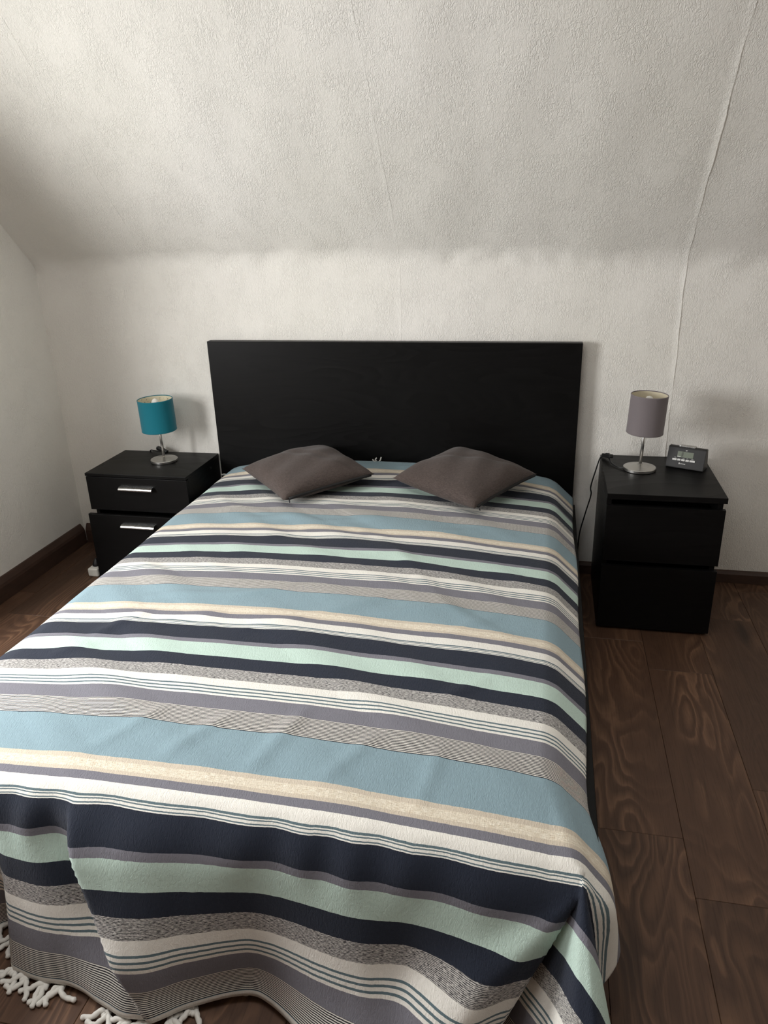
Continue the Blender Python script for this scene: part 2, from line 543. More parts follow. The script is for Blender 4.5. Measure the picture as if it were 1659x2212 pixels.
def mat_blanket():
    m = NT('striped_cotton_blanket')
    uv = m.n('ShaderNodeUVMap').outputs[0]
    sep = m.n('ShaderNodeSeparateXYZ'); m.link(uv, sep.inputs[0])
    u, v = sep.outputs[0], sep.outputs[1]
    # loose weave: the stripe borders wander by a millimetre
    wob = m.noise(m.mapping(uv, (60, 8, 1)), 1.0, 2, 0.6)
    vv = m.math('ADD', v, m.math('MULTIPLY', m.math('SUBTRACT', wob, 0.5), 0.0022))
    t = m.math('FRACT', m.math('DIVIDE', m.math('SUBTRACT', vv, BLUE0), PERIOD))
    K = 0.61
    blue, tan, tancore = srgb(137, 160, 169), srgb(205, 193, 175), srgb(229, 222, 208)
    grey, cream, navy = srgb(122, 121, 129), srgb(233, 230, 222), srgb(40, 45, 57)
    mint, heath, teal, bw = srgb(190, 211, 200), srgb(150, 149, 148), srgb(98, 116, 122), srgb(150, 149, 148)
    st = [(0, blue), (.107, tan), (.119, tancore), (.139, tan), (.150, grey), (.171, cream),
          (.2000, teal), (.2028, cream), (.2062, teal), (.2090, cream), (.2124, teal), (.2152, cream),
          (.219, navy), (.279, grey), (.296, mint), (.353, navy), (.402, heath), (.441, cream),
          (.4680, teal), (.4735, cream), (.4795, teal), (.4850, cream), (.4910, teal), (.4965, cream),
          (.504, grey), (.549, bw)]
    col = m.ramp(t, [(p / K, c) for p, c in st], 'CONSTANT')
    W1, B0 = (1, 1, 1, 1), (0, 0, 0, 1)
    is_bw = m.ramp(t, [(0, B0), (.549 / K, W1)], 'CONSTANT')
    is_h = m.ramp(t, [(0, B0), (.402 / K, W1), (.441 / K, B0)], 'CONSTANT')
    is_core = m.ramp(t, [(0, B0), (.119 / K, W1), (.139 / K, B0)], 'CONSTANT')
    # black and white pin stripes, 13 of each in the band
    per = (0.61 - 0.549) * PERIOD / K / 14.5
    ph = m.math('FRACT', m.math('ADD', m.math('DIVIDE', m.math('SUBTRACT', m.math('MULTIPLY', t, PERIOD), .549 * PERIOD / K), per), 0.0))
    pin = m.ramp(ph, [(0, srgb(34, 33, 40)), (0.50, srgb(228, 224, 216))], 'CONSTANT')
    col = m.mix(is_bw, col, pin)
    # heather band: fine broken black and white threads
    hn = m.noise(m.mapping(uv, (130, 900, 1)), 1.0, 2, 0.7)
    hp = m.math('SINE', m.math('MULTIPLY', v, 6.2832 / 0.0026))
    hv = m.ramp(m.math('ADD', hn, m.math('MULTIPLY', hp, 0.10)), [(0.43, srgb(58, 57, 60)), (0.57, srgb(206, 203, 198))])
    col = m.mix(is_h, col, hv)
    cn = m.ramp(m.noise(m.mapping(uv, (70, 1200, 1)), 1.0, 2, 0.6), [(0.42, srgb(205, 191, 168)), (0.58, srgb(236, 229, 213))])
    col = m.mix(is_core, col, cn)
    # white hem past the last pin stripe at both ends
    hem = m.math('ADD', m.math('GREATER_THAN', v, V1 - 0.012), m.math('LESS_THAN', v, V0 + 0.010), clamp=True)
    col = m.mix(hem, col, srgb(214, 210, 203))
    # brushed nap
    nap = m.noise(m.mapping(uv, (260, 110, 1)), 1.0, 3, 0.65, 0.8)
    fibre = m.noise(m.mapping(uv, (900, 900, 1)), 1.0, 2, 0.6)
    hsv = m.n('ShaderNodeHueSaturation'); m.link(col, hsv.inputs['Color'])
    m.link(m.math('ADD', 0.90, m.math('MULTIPLY', nap, 0.2)), hsv.inputs['Value'])
    h = m.math('ADD', nap, m.math('MULTIPLY', fibre, 0.4))
    return m.set(color=hsv.outputs[0], rough=0.95, spec=0.1, sheen=0.10, normal=m.bump(h, 0.85, 0.0022))

M_WALLPAPER = mat_wallpaper()
M_WALL = mat_plain_wall()
M_FLOOR = mat_floor()
M_BLACK = mat_blackwood()
M_SKIRT = mat_darkskirting()
M_STEEL = mat_metal()
M_ALU = mat_metal('satin_aluminium', (205, 205, 203), 0.25)
M_TEAL = mat_shade('teal_lampshade_fabric', srgb(14, 112, 128))
M_TAUPE = mat_shade('taupe_lampshade_fabric', srgb(122, 114, 116))
M_LINING = plain('cream_shade_lining', srgb(226, 216, 190), 0.7, grain=25)
M_CUSHION = mat_cushion()
M_BLANKET = mat_blanket()
M_PLASTIC = plain('black_plastic', srgb(20, 20, 21), 0.4)
M_WHITEPL = plain('white_plastic', srgb(226, 224, 216), 0.4)
M_BULB = plain('frosted_bulb_glass', srgb(235, 233, 226), 0.25)
M_TASSEL = plain('white_cotton_tassel', srgb(226, 223, 216), 0.95, spec=0.1, grain=300)
M_SHEET = plain('white_cotton_sheet', srgb(222, 220, 214), 0.9, spec=0.1)
M_LCD = plain('grey_green_lcd', srgb(128, 136, 122), 0.25, grain=20)
M_LCD_DARK = plain('dark_lcd_segment', srgb(92, 98, 88), 0.3)
M_PRINT = plain('white_print', srgb(225, 225, 222), 0.5)
M_CLOCK = plain('charcoal_plastic', srgb(26, 26, 27), 0.4)
M_DARKCLOTH = plain('black_zip_tape', srgb(24, 22, 22), 0.8)

# ------------------------------------------------------------------ room shell
X_LEFT, X_RIGHT, Y_FRONT, X_ALC, Y_RET = -1.903, 2.30, -4.60, -2.30, -1.15
ZK, TH, Z_CEIL = 1.333, 0.8265, 2.45
T_TOP = (Z_CEIL - ZK) / math.sin(TH)
Y_TOP = -T_TOP * math.cos(TH)

def wn(x, s):
    return 0.0016 * math.sin(x * 7.1 + s * 3.0) + 0.0012 * math.sin(x * 17 - s * 11 + 1.7)

KNEE_X = [-1.95, -1.65, -1.36, -0.8, -0.25, 0.3, 0.83, 1.3, 2.4]
KNEE_Z = [ZK - 0.020, ZK + 0.002, ZK + 0.018, ZK + 0.022, ZK + 0.016, ZK + 0.002, ZK - 0.018, ZK - 0.026, ZK - 0.03]

def section(x, s):
    """back wall and slope as one cross-section; s = height on the wall, then arc up the slope; the knee is rounded and lumpy"""
    zk = float(np.interp(x, KNEE_X, KNEE_Z)) + 0.004 * math.sin(x * 9.0) + 0.002 * math.sin(x * 23)
    R = 0.11 + 0.03 * math.sin(x * 1.7)
    t = s - zk
    a = math.pi / 2 - TH            # bend angle
    L = R * a
    c0 = R * math.tan(a / 2)
    if t <= -c0:
        p = (0.0, s)
    elif t >= L - c0:
        q = t - L + c0 + c0
        p = (-q * math.cos(TH), zk + q * math.sin(TH))
    else:
        w = (t + c0) / R
        p = (-R * (1 - math.cos(w)), zk - c0 + R * math.sin(w))
    # lumps where the papers meet
    lump = math.exp(-((t + 0.012) / 0.030) ** 2) * (0.0050 * math.sin(x * 23 + 2 * math.sin(x * 7)) * math.sin(x * 3.1 + 1.2) + 0.0034 * math.sin(x * 61 + s * 20) * max(0.0, math.sin(x * 2.6 + 0.9)))
    n = wn(x, s) + lump
    return Vector((x, p[0] - n * (1.0 if t < 0 else math.sin(TH)), p[1] - (0 if t < 0 else n * math.cos(TH))))

SEAMS = {-1.903: 0.0, -1.359: 0.30, -0.805: 0.05, -0.252: 0.32, 0.291: 0.06, 0.834: 1.1, 1.38: 0.5, 1.92: 0.5, 2.30: 0.0}
xs_s = sorted(SEAMS)
wall_back = structure(box('wall_back', X_LEFT - 0.1, X_RIGHT + 0.1, 0.012, 0.10, 0.0, Z_CEIL, M_WALL, bevel=0))
bm = bmesh.new()
OF = 0.06
vs = [bm.verts.new(v) for v in ((X_LEFT - 0.1, 0.0115, ZK + OF), (X_RIGHT + 0.1, 0.0115, ZK + OF), (X_RIGHT + 0.1, Y_TOP, Z_CEIL + OF), (X_LEFT - 0.1, Y_TOP, Z_CEIL + OF),
                                (X_LEFT - 0.1, 0.0115, ZK + OF + 0.1), (X_RIGHT + 0.1, 0.0115, ZK + OF + 0.1), (X_RIGHT + 0.1, Y_TOP, Z_CEIL + OF + 0.1), (X_LEFT - 0.1, Y_TOP, Z_CEIL + OF + 0.1))]
for q in ((0, 1, 2, 3), (7, 6, 5, 4), (0, 4, 5, 1), (1, 5, 6, 2), (2, 6, 7, 3), (3, 7, 4, 0)):
    bm.faces.new([vs[i] for i in q])
ceiling_slope = structure(from_bm('ceiling', bm, M_WALL))

def strip(name, x0, x1, lip, sv, parent):
    """one hung length of wallpaper with its overlapping raised right-hand edge"""
    nx = 24
    xs = [x0 + (x1 - x0 - 0.006) * i / nx for i in range(nx + 1)] + [x1 - 0.0045, x1 - 0.0025, x1 - 0.0008, x1]
    lift = [0.0] * (nx + 1) + [0.0012 * lip, 0.0017 * lip, 0.0016 * lip, 0.0]
    verts, uvs, faces = [], [], []
    for s in sv:
        for i, x in enumerate(xs):
            seam = x0 if i == 0 else x1
            wob = (0.0016 * math.sin(s * 14 + seam * 9) + 0.001 * math.sin(s * 41)) if 0.01 < SEAMS[seam] else 0.0
            xx = x + (wob if i > nx - 1 or i == 0 else 0.0)
            p = section(x, s)
            p.x = xx
            k = lift[i] * (0.75 + 0.35 * math.sin(s * 9 + x1 * 5) + 0.2 * math.sin(s * 37))
            if s < ZK:
                p.y -= k
            else:
                p.y -= k * math.sin(TH); p.z -= k * math.cos(TH)
            verts.append(p); uvs.append((xx + 5, s + 2))
    w = len(xs)
    for j in range(len(sv) - 1):
        for i in range(w - 1):
            faces.append((j * w + i, j * w + i + 1, (j + 1) * w + i + 1, (j + 1) * w + i))
    o = link_mesh(name, verts, faces, M_WALLPAPER, parent, True, uvs)
    return o
s_wall = list(np.linspace(0, ZK - 0.13, 36)) + list(np.linspace(ZK - 0.12, ZK, 22))
s_slope = list(np.linspace(ZK, ZK + 0.12, 22)) + list(np.linspace(ZK + 0.14, ZK + T_TOP, 44))
for x0, x1 in zip(xs_s[:-1], xs_s[1:]):
    strip('wallpaper_strip', x0, x1, SEAMS[x1], s_wall, wall_back)
    strip('wallpaper_strip', x0, x1, SEAMS[x1], s_slope, ceiling_slope)

def wall_quad(name, pts, mat, uv_dirs):
    """thin solid wall from a polygon, with metric UVs"""
    P = [Vector(p) for p in pts]
    n = (P[1] - P[0]).cross(P[2] - P[0]).normalized() * 0.06
    verts = P + [p - n for p in P]
    k = len(P)
    faces = [tuple(range(k)), tuple(range(2 * k - 1, k - 1, -1))] + [(i, i + k, (i + 1) % k + k, (i + 1) % k) for i in range(k)]
    a, b = Vector(uv_dirs[0]), Vector(uv_dirs[1])
    uvs = [(v.dot(a) + 5, v.dot(b) + 2) for v in verts]
    return structure(link_mesh(name, verts, faces, mat, None, False, uvs))

# left wall beside the bed (ends where the alcove opens), its return, the alcove
zs = lambda y: min(Z_CEIL, ZK - y * math.tan(TH))
wall_quad('wall_left', [(X_LEFT, 0.01, 0), (X_LEFT, Y_RET, 0), (X_LEFT, Y_RET, Z_CEIL), (X_LEFT, Y_TOP, Z_CEIL), (X_LEFT, 0.01, ZK)][::-1], M_WALLPAPER, ((0, 1, 0), (0, 0, 1)))
structure(box('wall_return', X_ALC - 0.1, X_LEFT, Y_RET, Y_RET + 0.06, 0, Z_CEIL, M_WALL, bevel=0))
# alcove wall with the window opening
WY0, WY1, WZ0, WZ1 = -2.50, -1.45, 0.72, 1.72
alc = structure(box('wall_alcove', X_ALC - 0.10, X_ALC, Y_FRONT, WY0, 0, Z_CEIL, M_WALL, bevel=0))
for nm, y0, y1, z0, z1 in (('wall_panel', WY1, Y_RET + 0.06, 0, Z_CEIL), ('wall_panel', WY0, WY1, 0, WZ0), ('wall_panel', WY0, WY1, WZ1, Z_CEIL)):
    box(nm, X_ALC - 0.10, X_ALC, y0, y1, z0, z1, M_WALL, alc, 0)
bm = bmesh.new()
for y0, y1, z0, z1 in ((WY0, WY1, WZ0, WZ0 + 0.05), (WY0, WY1, WZ1 - 0.05, WZ1), (WY0, WY0 + 0.05, WZ0 + 0.05, WZ1 - 0.05), (WY1 - 0.05, WY1, WZ0 + 0.05, WZ1 - 0.05)):
    bm_box(bm, X_ALC - 0.07, X_ALC - 0.02, y0, y1, z0, z1, 0.004)
structure(from_bm('window_1', bm, M_WHITEPL))
structure(box('wall_right', X_RIGHT, X_RIGHT + 0.1, Y_FRONT, 0.05, 0, Z_CEIL, M_WALL, bevel=0))
structure(box('wall_front', X_ALC - 0.1, X_RIGHT + 0.1, Y_FRONT - 0.1, Y_FRONT, 0, Z_CEIL, plain('brown_bounce_damper', srgb(132, 110, 94), 0.6), bevel=0))  # unseen wall; brown chosen to cut light bounced onto the blanket's foot end
structure(box('ceiling_flat', X_ALC - 0.1, X_RIGHT + 0.1, Y_FRONT - 0.1, Y_TOP + 0.02, Z_CEIL, Z_CEIL + 0.1, M_WALL, bevel=0))

# floor: base slab and separate planks, joints along the bed
floor = structure(box('floor', X_ALC - 0.1, X_RIGHT + 0.1, Y_FRONT - 0.1, 0.1, -0.08, -0.009, plain('dark_floor_joint', srgb(22, 15, 11), 0.9), bevel=0))
PW, PL = 0.2115, 0.96
plank_mesh = None
def plank(x, y, L):
    global plank_mesh
    if abs(L - PL) < 1e-6 and plank_mesh is not None:
        o = bpy.data.objects.new('plank', plank_mesh); COL.objects.link(o)
    else:
        bm = bmesh.new()
        bm_box(bm, 0.0004, PW - 0.0004, 0.0004, L - 0.0004, -0.009, 0.0, 0.0010, 1)
        o = from_bm('plank', bm, M_FLOOR)
        if abs(L - PL) < 1e-6:
            plank_mesh = o.data
    o.parent = floor
    o.location = (x, y, 0)
i0 = -int((0.740 - X_LEFT) / PW) - 1
for i in range(-12, 9):
    x = 0.740 + (i - 1) * PW
    if x < X_LEFT - PW or x > X_RIGHT:
        continue
    start = (-1.702, -1.305, -2.02, -1.52)[i % 4 - 1]
    y = start - 3 * PL
    while y < 0.0:
        y1 = min(y + PL, 0.02)
        if y1 > Y_FRONT + 0.05 and y1 - y > 0.03:
            plank(x, y, y1 - y)
        y += PL

# skirting boards
def skirting(name, pts_profile, p0, p1, out):
    """profile = (distance from wall, height)"""
    p0, p1, out = Vector(p0), Vector(p1), Vector(out)
    verts = [p + out * d + Vector((0, 0, h)) for p in (p0, p1) for d, h in pts_profile]
    k = len(pts_profile)
    faces = [(i, (i + 1) % k, (i + 1) % k + k, i + k) for i in range(k)] + [tuple(range(k))[::-1], tuple(range(k, 2 * k))]
    bm = bmesh.new()
    vv = [bm.verts.new(v) for v in verts]
    for fc in faces:
        bm.faces.new([vv[i] for i in fc])
    return structure(from_bm(name, bm, M_SKIRT))
skirting('baseboard_left', [(0, 0.001), (0.024, 0.001), (0.024, 0.066), (0.020, 0.078), (0.006, 0.100), (0, 0.102)], (X_LEFT, -0.028, 0), (X_LEFT, Y_RET, 0), (1, 0, 0))
skirting('baseboard_back', [(0, 0.001), (0.016, 0.001), (0.016, 0.040), (0.010, 0.052), (0, 0.054)], (-1.40, -0.004, 0), (X_RIGHT, -0.004, 0), (0, -1, 0))
skirting('baseboard_corner', [(0, 0.001), (0.020, 0.001), (0.020, 0.066), (0.016, 0.078), (0.006, 0.096), (0, 0.098)], (X_LEFT + 0.0245, -0.004, 0), (-1.4005, -0.004, 0), (0, -1, 0))

# ------------------------------------------------------------------ bed
bed = empty('bed', (XC, -1.05, 0))
tag(bed, 'black wooden double bed with plain panel headboard, between the two nightstands', 'bed')
HX0, HW, HZ = -1.0988, 1.5739, 1.0086
def bpart(name, x0, x1, y0, y1, z0, z1, mat=None, bev=0.002):
    return box(name, x0, x1, y0, y1, z0, z1, mat or M_BLACK, bed, bev, origin=(XC, -1.05, 0))
bpart('headboard', HX0, HX0 + HW, -0.050, -0.012, 0.0, HZ, None, 0.0016)
for s in (-1, 1):
    x = XC + s * 0.7840
    bpart('side_rail', x - 0.0145, x + 0.0145, -1.955, -0.0505, 0.06, 0.335)
    for yy in (-1.93, -0.20):
        bpart('leg', x - s * 0.02 - 0.03, x - s * 0.02 + 0.03, yy - 0.03, yy + 0.03, 0.0, 0.0595)
bpart('footboard', XC - 0.765, XC + 0.765, -1.985, -1.9555, 0.06, 0.30)
bpart('slatted_base', XC - 0.74, XC + 0.74, -1.95, -0.055, 0.17, 0.195)
bpart('mattress', XC - 0.695, XC + 0.695, -1.94, -0.070, 0.196, 0.395, M_SHEET, 0.035)

# ------------------------------------------------------------------ blanket
du = 0.0075
us = np.linspace(UL, UR, int((UR - UL) / du)); vs_ = np.linspace(V0, V1, int((V1 - V0) / du))
U, V = np.meshgrid(us, vs_)
P = blanket_pos(U, V)
nu, nv = len(us), len(vs_)
idx = np.arange(nu * nv).reshape(nv, nu)
quads = np.stack([idx[:-1, :-1], idx[1:, :-1], idx[1:, 1:], idx[:-1, 1:]], -1).reshape(-1, 4)
me = bpy.data.meshes.new('blanket')
me.from_pydata(P.reshape(-1, 3).tolist(), [], quads.tolist())
uvl = me.uv_layers.new(name='UVMap')
lv = np.empty(len(me.loops), dtype=np.int32); me.loops.foreach_get('vertex_index', lv)
uvflat = np.stack([U.reshape(-1)[lv], V.reshape(-1)[lv]], -1).astype(np.float32).reshape(-1)
uvl.data.foreach_set('uv', uvflat)
me.shade_smooth()
me.materials.append(M_BLANKET)
blanket = bpy.data.objects.new('blanket', me); COL.objects.link(blanket)
md = blanket.modifiers.new('thickness', 'SOLIDIFY'); md.thickness = 0.0028; md.offset = 1.0
tag(blanket, 'blue, mint, navy and cream striped cotton blanket spread over the bed', 'blanket')

# tassels: a knot and curled cotton strands; four shapes share their meshes
def tassel_mesh(seed, flat=True):
    rr = random.Random(seed)
    bm = bmesh.new()
    for k in range(3):
        pts = []
        ang = rr.uniform(-0.35, 0.35)
        x = rr.uniform(-0.003, 0.003); y = 0.0; z = 0.004
        for i in range(8):
            pts.append((x, y, max(0.0064, z + 0.004 * (k % 2) + (0.004 * math.sin(i * 0.8) if i > 1 else 0))))
            ang += rr.uniform(-0.75, 0.75)
            x += 0.0085 * math.sin(ang); y -= 0.0085 * abs(math.cos(ang))
        pts = spline(pts, 3)
        n = len(pts)
        rad = [0.0056 + 0.0005 * math.sin(i * 1.3 + k) for i in range(n)]
        rad[-1] = 0.002
        tube(bm, pts, rad, 7)
    M = Matrix.Translation((0, -0.012, 0.0065)) @ Matrix.Rotation(1.2, 4, 'X')
    lathe(bm, [(0, -0.006), (0.005, -0.004), (0.0068, 0), (0.005, 0.004), (0, 0.006)], 10, M)
    bmesh.ops.recalc_face_normals(bm, faces=bm.faces[:])
    me = bpy.data.meshes.new('tassel'); bm.to_mesh(me); bm.free()
    me.shade_smooth(); me.materials.append(M_TASSEL)
    return me
TM = [tassel_mesh(s) for s in (3, 11, 20, 42, 57)]
def tassel(loc, rz, k=0, tilt=0.0, scale=1.0):
    o = bpy.data.objects.new('tassel', TM[k % 5]); COL.objects.link(o)
    o.parent = blanket
    o.location = loc; o.rotation_euler = (tilt, 0, rz); o.scale = (scale,) * 3
    return o
k = 0
for uu in np.arange(-0.98, 0.20, 0.043):
    hp = blanket_pos(np.array([uu]), np.array([V1 - 0.004]))[0]
    inward = -0.27 < uu < 0.05 or -0.58 < uu < -0.50
    rz = rng.uniform(-0.7, 0.7) + (math.pi if inward else 0.0)
    zt = max(0.001, hp[2] - 0.008)
    tassel((hp[0] + rng.uniform(-0.006, 0.006), hp[1] + (0.012 if inward else 0.002), zt * (0.0 if zt < 0.02 else 1.0) + 0.001), rz, k, 0.0 if zt < 0.02 else 0.5)
    k += 1

# ------------------------------------------------------------------ cushions
def cushion(loc, rz, tilt, roll, label, size=0.40, thick=0.067, seed=1):
    c = empty('cushion', loc)
    c.rotation_mode = 'XYZ'
    Rm = Matrix.Rotation(roll[0], 4, 'X') @ Matrix.Rotation(roll[1], 4, 'Y') @ Matrix.Rotation(rz, 4, 'Z')
    c.rotation_euler = Rm.to_euler()
    tag(c, label, 'cushion', 'dark brown cushions on the bed')
    n = 44
    verts, faces = [], []
    h = size / 2
    ids = {}
    rr = np.random.RandomState(seed)
    def prof(s, t):
        e = max(0.0, (1 - abs(s) ** 2.6)) ** 0.50 * max(0.0, (1 - abs(t) ** 2.6)) ** 0.50
        return e
    def xy(s, t):
        # sides drawn in a little between the pointed corners
        return (h * s * (1 - 0.055 * (1 - t * t) * abs(s) ** 3), h * t * (1 - 0.055 * (1 - s * s) * abs(t) ** 3))
    for side in (1, -1):
        for j in range(n + 1):
            for i in range(n + 1):
                s = -1 + 2 * i / n; t = -1 + 2 * j / n
                border = i in (0, n) or j in (0, n)
                key = (i, j) if border else (i, j, side)
                if key in ids:
                    continue
                x, y = xy(s, t)
                e = prof(s, t)
                z = side * thick * e
                if side > 0:
                    z += 0.004 * e * math.sin(5 * s + 2 * t + seed) + 0.003 * e * math.sin(9 * t - 4 * s + seed * 2) - 0.006 * math.exp(-((s * 0.8 + t * 0.5 - 0.15 * seed) / 0.1) ** 2) * e
                else:
                    z *= 0.72
                ids[key] = len(verts); verts.append((x, y, z))
    for side in (1, -1):
        for j in range(n):
            for i in range(n):
                q = []
                for a, b in ((i, j), (i + 1, j), (i + 1, j + 1), (i, j + 1)):
                    border = a in (0, n) or b in (0, n)
                    q.append(ids[(a, b) if border else (a, b, side)])
                faces.append(tuple(q if side > 0 else q[::-1]))
    link_mesh('cover', verts, faces, M_CUSHION, c, True)
    # zip along one side and its pull tab
    bm = bmesh.new()
    pts = [(*xy(s, -1.0), -0.001) for s in np.linspace(-0.88, 0.92, 16)]
    pts = [(p[0], p[1] - 0.0005, p[2]) for p in pts]
    tube(bm, pts, 0.0055, 6)
    z = from_bm('zip', bm, M_DARKCLOTH, c, True); z['label'] = 'black zip along the seam'
    bm = bmesh.new()
    e0 = Vector(pts[0])
    tube(bm, [e0, e0 + Vector((-0.003, -0.008, -0.004)), e0 + Vector((-0.005, -0.014, -0.010))], [0.002, 0.0025, 0.002], 6)
    p = from_bm('zip_pull', bm, M_PLASTIC, c, True)
    return c
cushion((-0.590, -0.342, 0.537), math.radians(44), 0, (math.radians(4.0), math.radians(-0.5)), 'dark brown linen cushion lying on the blanket, nearer the teal lamp', seed=1)
cushion((0.050, -0.334, 0.541), math.radians(58), 0, (math.radians(5.0), math.radians(1.5)), 'dark brown linen cushion lying on the blanket, nearer the taupe lamp', seed=2)

# ------------------------------------------------------------------ nightstands
ns = empty('nightstand', (-1.3585, -0.18, 0))
tag(ns, 'black nightstand with two metal handles under the teal lamp, lower drawer ajar', 'nightstand', 'nightstands beside the bed')
LX0, LX1, LY0, LY1, LZ = -1.5949, -1.1219, -0.3514, -0.012, 0.4916
O = (-1.3585, -0.18, 0)
box('top', LX0, LX1, LY0 - 0.003, LY1, LZ - 0.013, LZ, M_BLACK, ns, 0.0012, O)
bm = bmesh.new()
for x0, x1 in ((LX0 + 0.012, LX0 + 0.028), (LX1 - 0.017, LX1 - 0.001)):
    bm_box(bm, x0 - O[0], x1 - O[0], LY0 + 0.018 - O[1], LY1 - O[1], 0.0, LZ - 0.0135, 0.001)
bm_box(bm, LX0 + 0.0285 - O[0], LX1 - 0.0175 - O[0], LY1 - 0.012 - O[1], LY1 - O[1], 0.02, LZ - 0.0135, 0)
bm_box(bm, LX0 + 0.0285 - O[0], LX1 - 0.0175 - O[0], LY0 + 0.02 - O[1], LY1 - 0.0125 - O[1], 0.02, 0.035, 0)
from_bm('body', bm, M_BLACK, ns)
bm = bmesh.new()
lathe(bm, [(0, 0.0), (0.0055, 0.0), (0.0055, 0.002), (0.0, 0.0025)], 16, Matrix.Translation((LX1 - 0.001 - O[0], -0.105 - O[1], 0.452)) @ Matrix.Rotation(math.pi / 2, 4, 'Y'))
from_bm('screw_cap', bm, M_CLOCK, ns)
def handle(parent, x0, x1, y, z):
    """folded aluminium edge pull: plate out from the front with a rolled lip"""
    prof = [(0, 0.006), (-0.012, 0.005), (-0.020, 0.001), (-0.0235, -0.004), (-0.0225, -0.0085), (-0.018, -0.009), (-0.0165, -0.005), (-0.0125, 0.000), (0, 0.001)]
    bm = bmesh.new()
    A = [bm.verts.new((x0, y + a, z + b)) for a, b in prof]; B = [bm.verts.new((x1, y + a, z + b)) for a, b in prof]
    k = len(prof)
    for i in range(k):
        bm.faces.new((A[i], A[(i + 1) % k], B[(i + 1) % k], B[i]))
    bm.faces.new(A[::-1]); bm.faces.new(B)
    h = from_bm('handle', bm, M_ALU, parent); h['label'] = 'satin aluminium edge handle'
def drawer(z0, z1, pull):
    d = box('drawer', LX0, LX1, LY0 - pull, LY0 + 0.016 - pull, z0, z1, M_BLACK, ns, 0.0012, O)
    bm = bmesh.new()
    bm_box(bm, LX0 + 0.035 - O[0], LX1 - 0.022 - O[0], LY0 + 0.0165 - pull - O[1], LY1 - 0.03 - pull - O[1], z0 + 0.04, z1 - 0.03, 0)
    from_bm('drawer_box', bm, M_BLACK, d)
    xm = -1.353
    handle(d, xm - 0.082 - O[0], xm + 0.074 - O[0], LY0 - pull - O[1], 0.433 if z0 > 0.2 else 0.270)
drawer(0.323, LZ - 0.0165, 0.0)
drawer(0.010, 0.312, 0.028)

nr = empty('nightstand', (0.778, -0.25, 0))
tag(nr, 'black nightstand with two plain handleless drawers under the clock', 'nightstand', 'nightstands beside the bed')
RX0, RX1, RY0, RY1, RZ = 0.5759, 0.9794, -0.4877, -0.020, 0.55
O = (0.778, -0.25, 0)
box('top', RX0, RX1, RY0, RY1, RZ - 0.021, RZ, M_BLACK, nr, 0.0015, O)
bm = bmesh.new()
for x0, x1 in ((RX0, RX0 + 0.018), (RX1 - 0.027, RX1 - 0.009)):
    bm_box(bm, x0 - O[0], x1 - O[0], RY0 + 0.0185 - O[1], RY1 - O[1], 0.0, RZ - 0.0215, 0.001)
bm_box(bm, RX0 + 0.0185 - O[0], RX1 - 0.0275 - O[0], RY1 - 0.012 - O[1], RY1 - O[1], 0.02, RZ - 0.0215, 0)
bm_box(bm, RX0 + 0.0185 - O[0], RX1 - 0.0275 - O[0], RY0 + 0.04 - O[1], RY1 - 0.0125 - O[1], 0.03, 0.045, 0)
bm_box(bm, RX0 + 0.0185 - O[0], RX1 - 0.0275 - O[0], RY0 + 0.06 - O[1], RY0 + 0.075 - O[1], 0.0, 0.029, 0)
from_bm('body', bm, M_BLACK, nr)
for z0, z1 in ((0.289, 0.505), (0.012, 0.268)):
    d = box('drawer', RX0, RX1 - 0.002, RY0, RY0 + 0.018, z0, z1, M_BLACK, nr, 0.0015, O)
    bm = bmesh.new()
    bm_box(bm, RX0 + 0.03 - O[0], RX1 - 0.04 - O[0], RY0 + 0.0185 - O[1], RY1 - 0.04 - O[1], z0 + 0.035, z1 - 0.03, 0)
    from_bm('drawer_box', bm, M_BLACK, d)

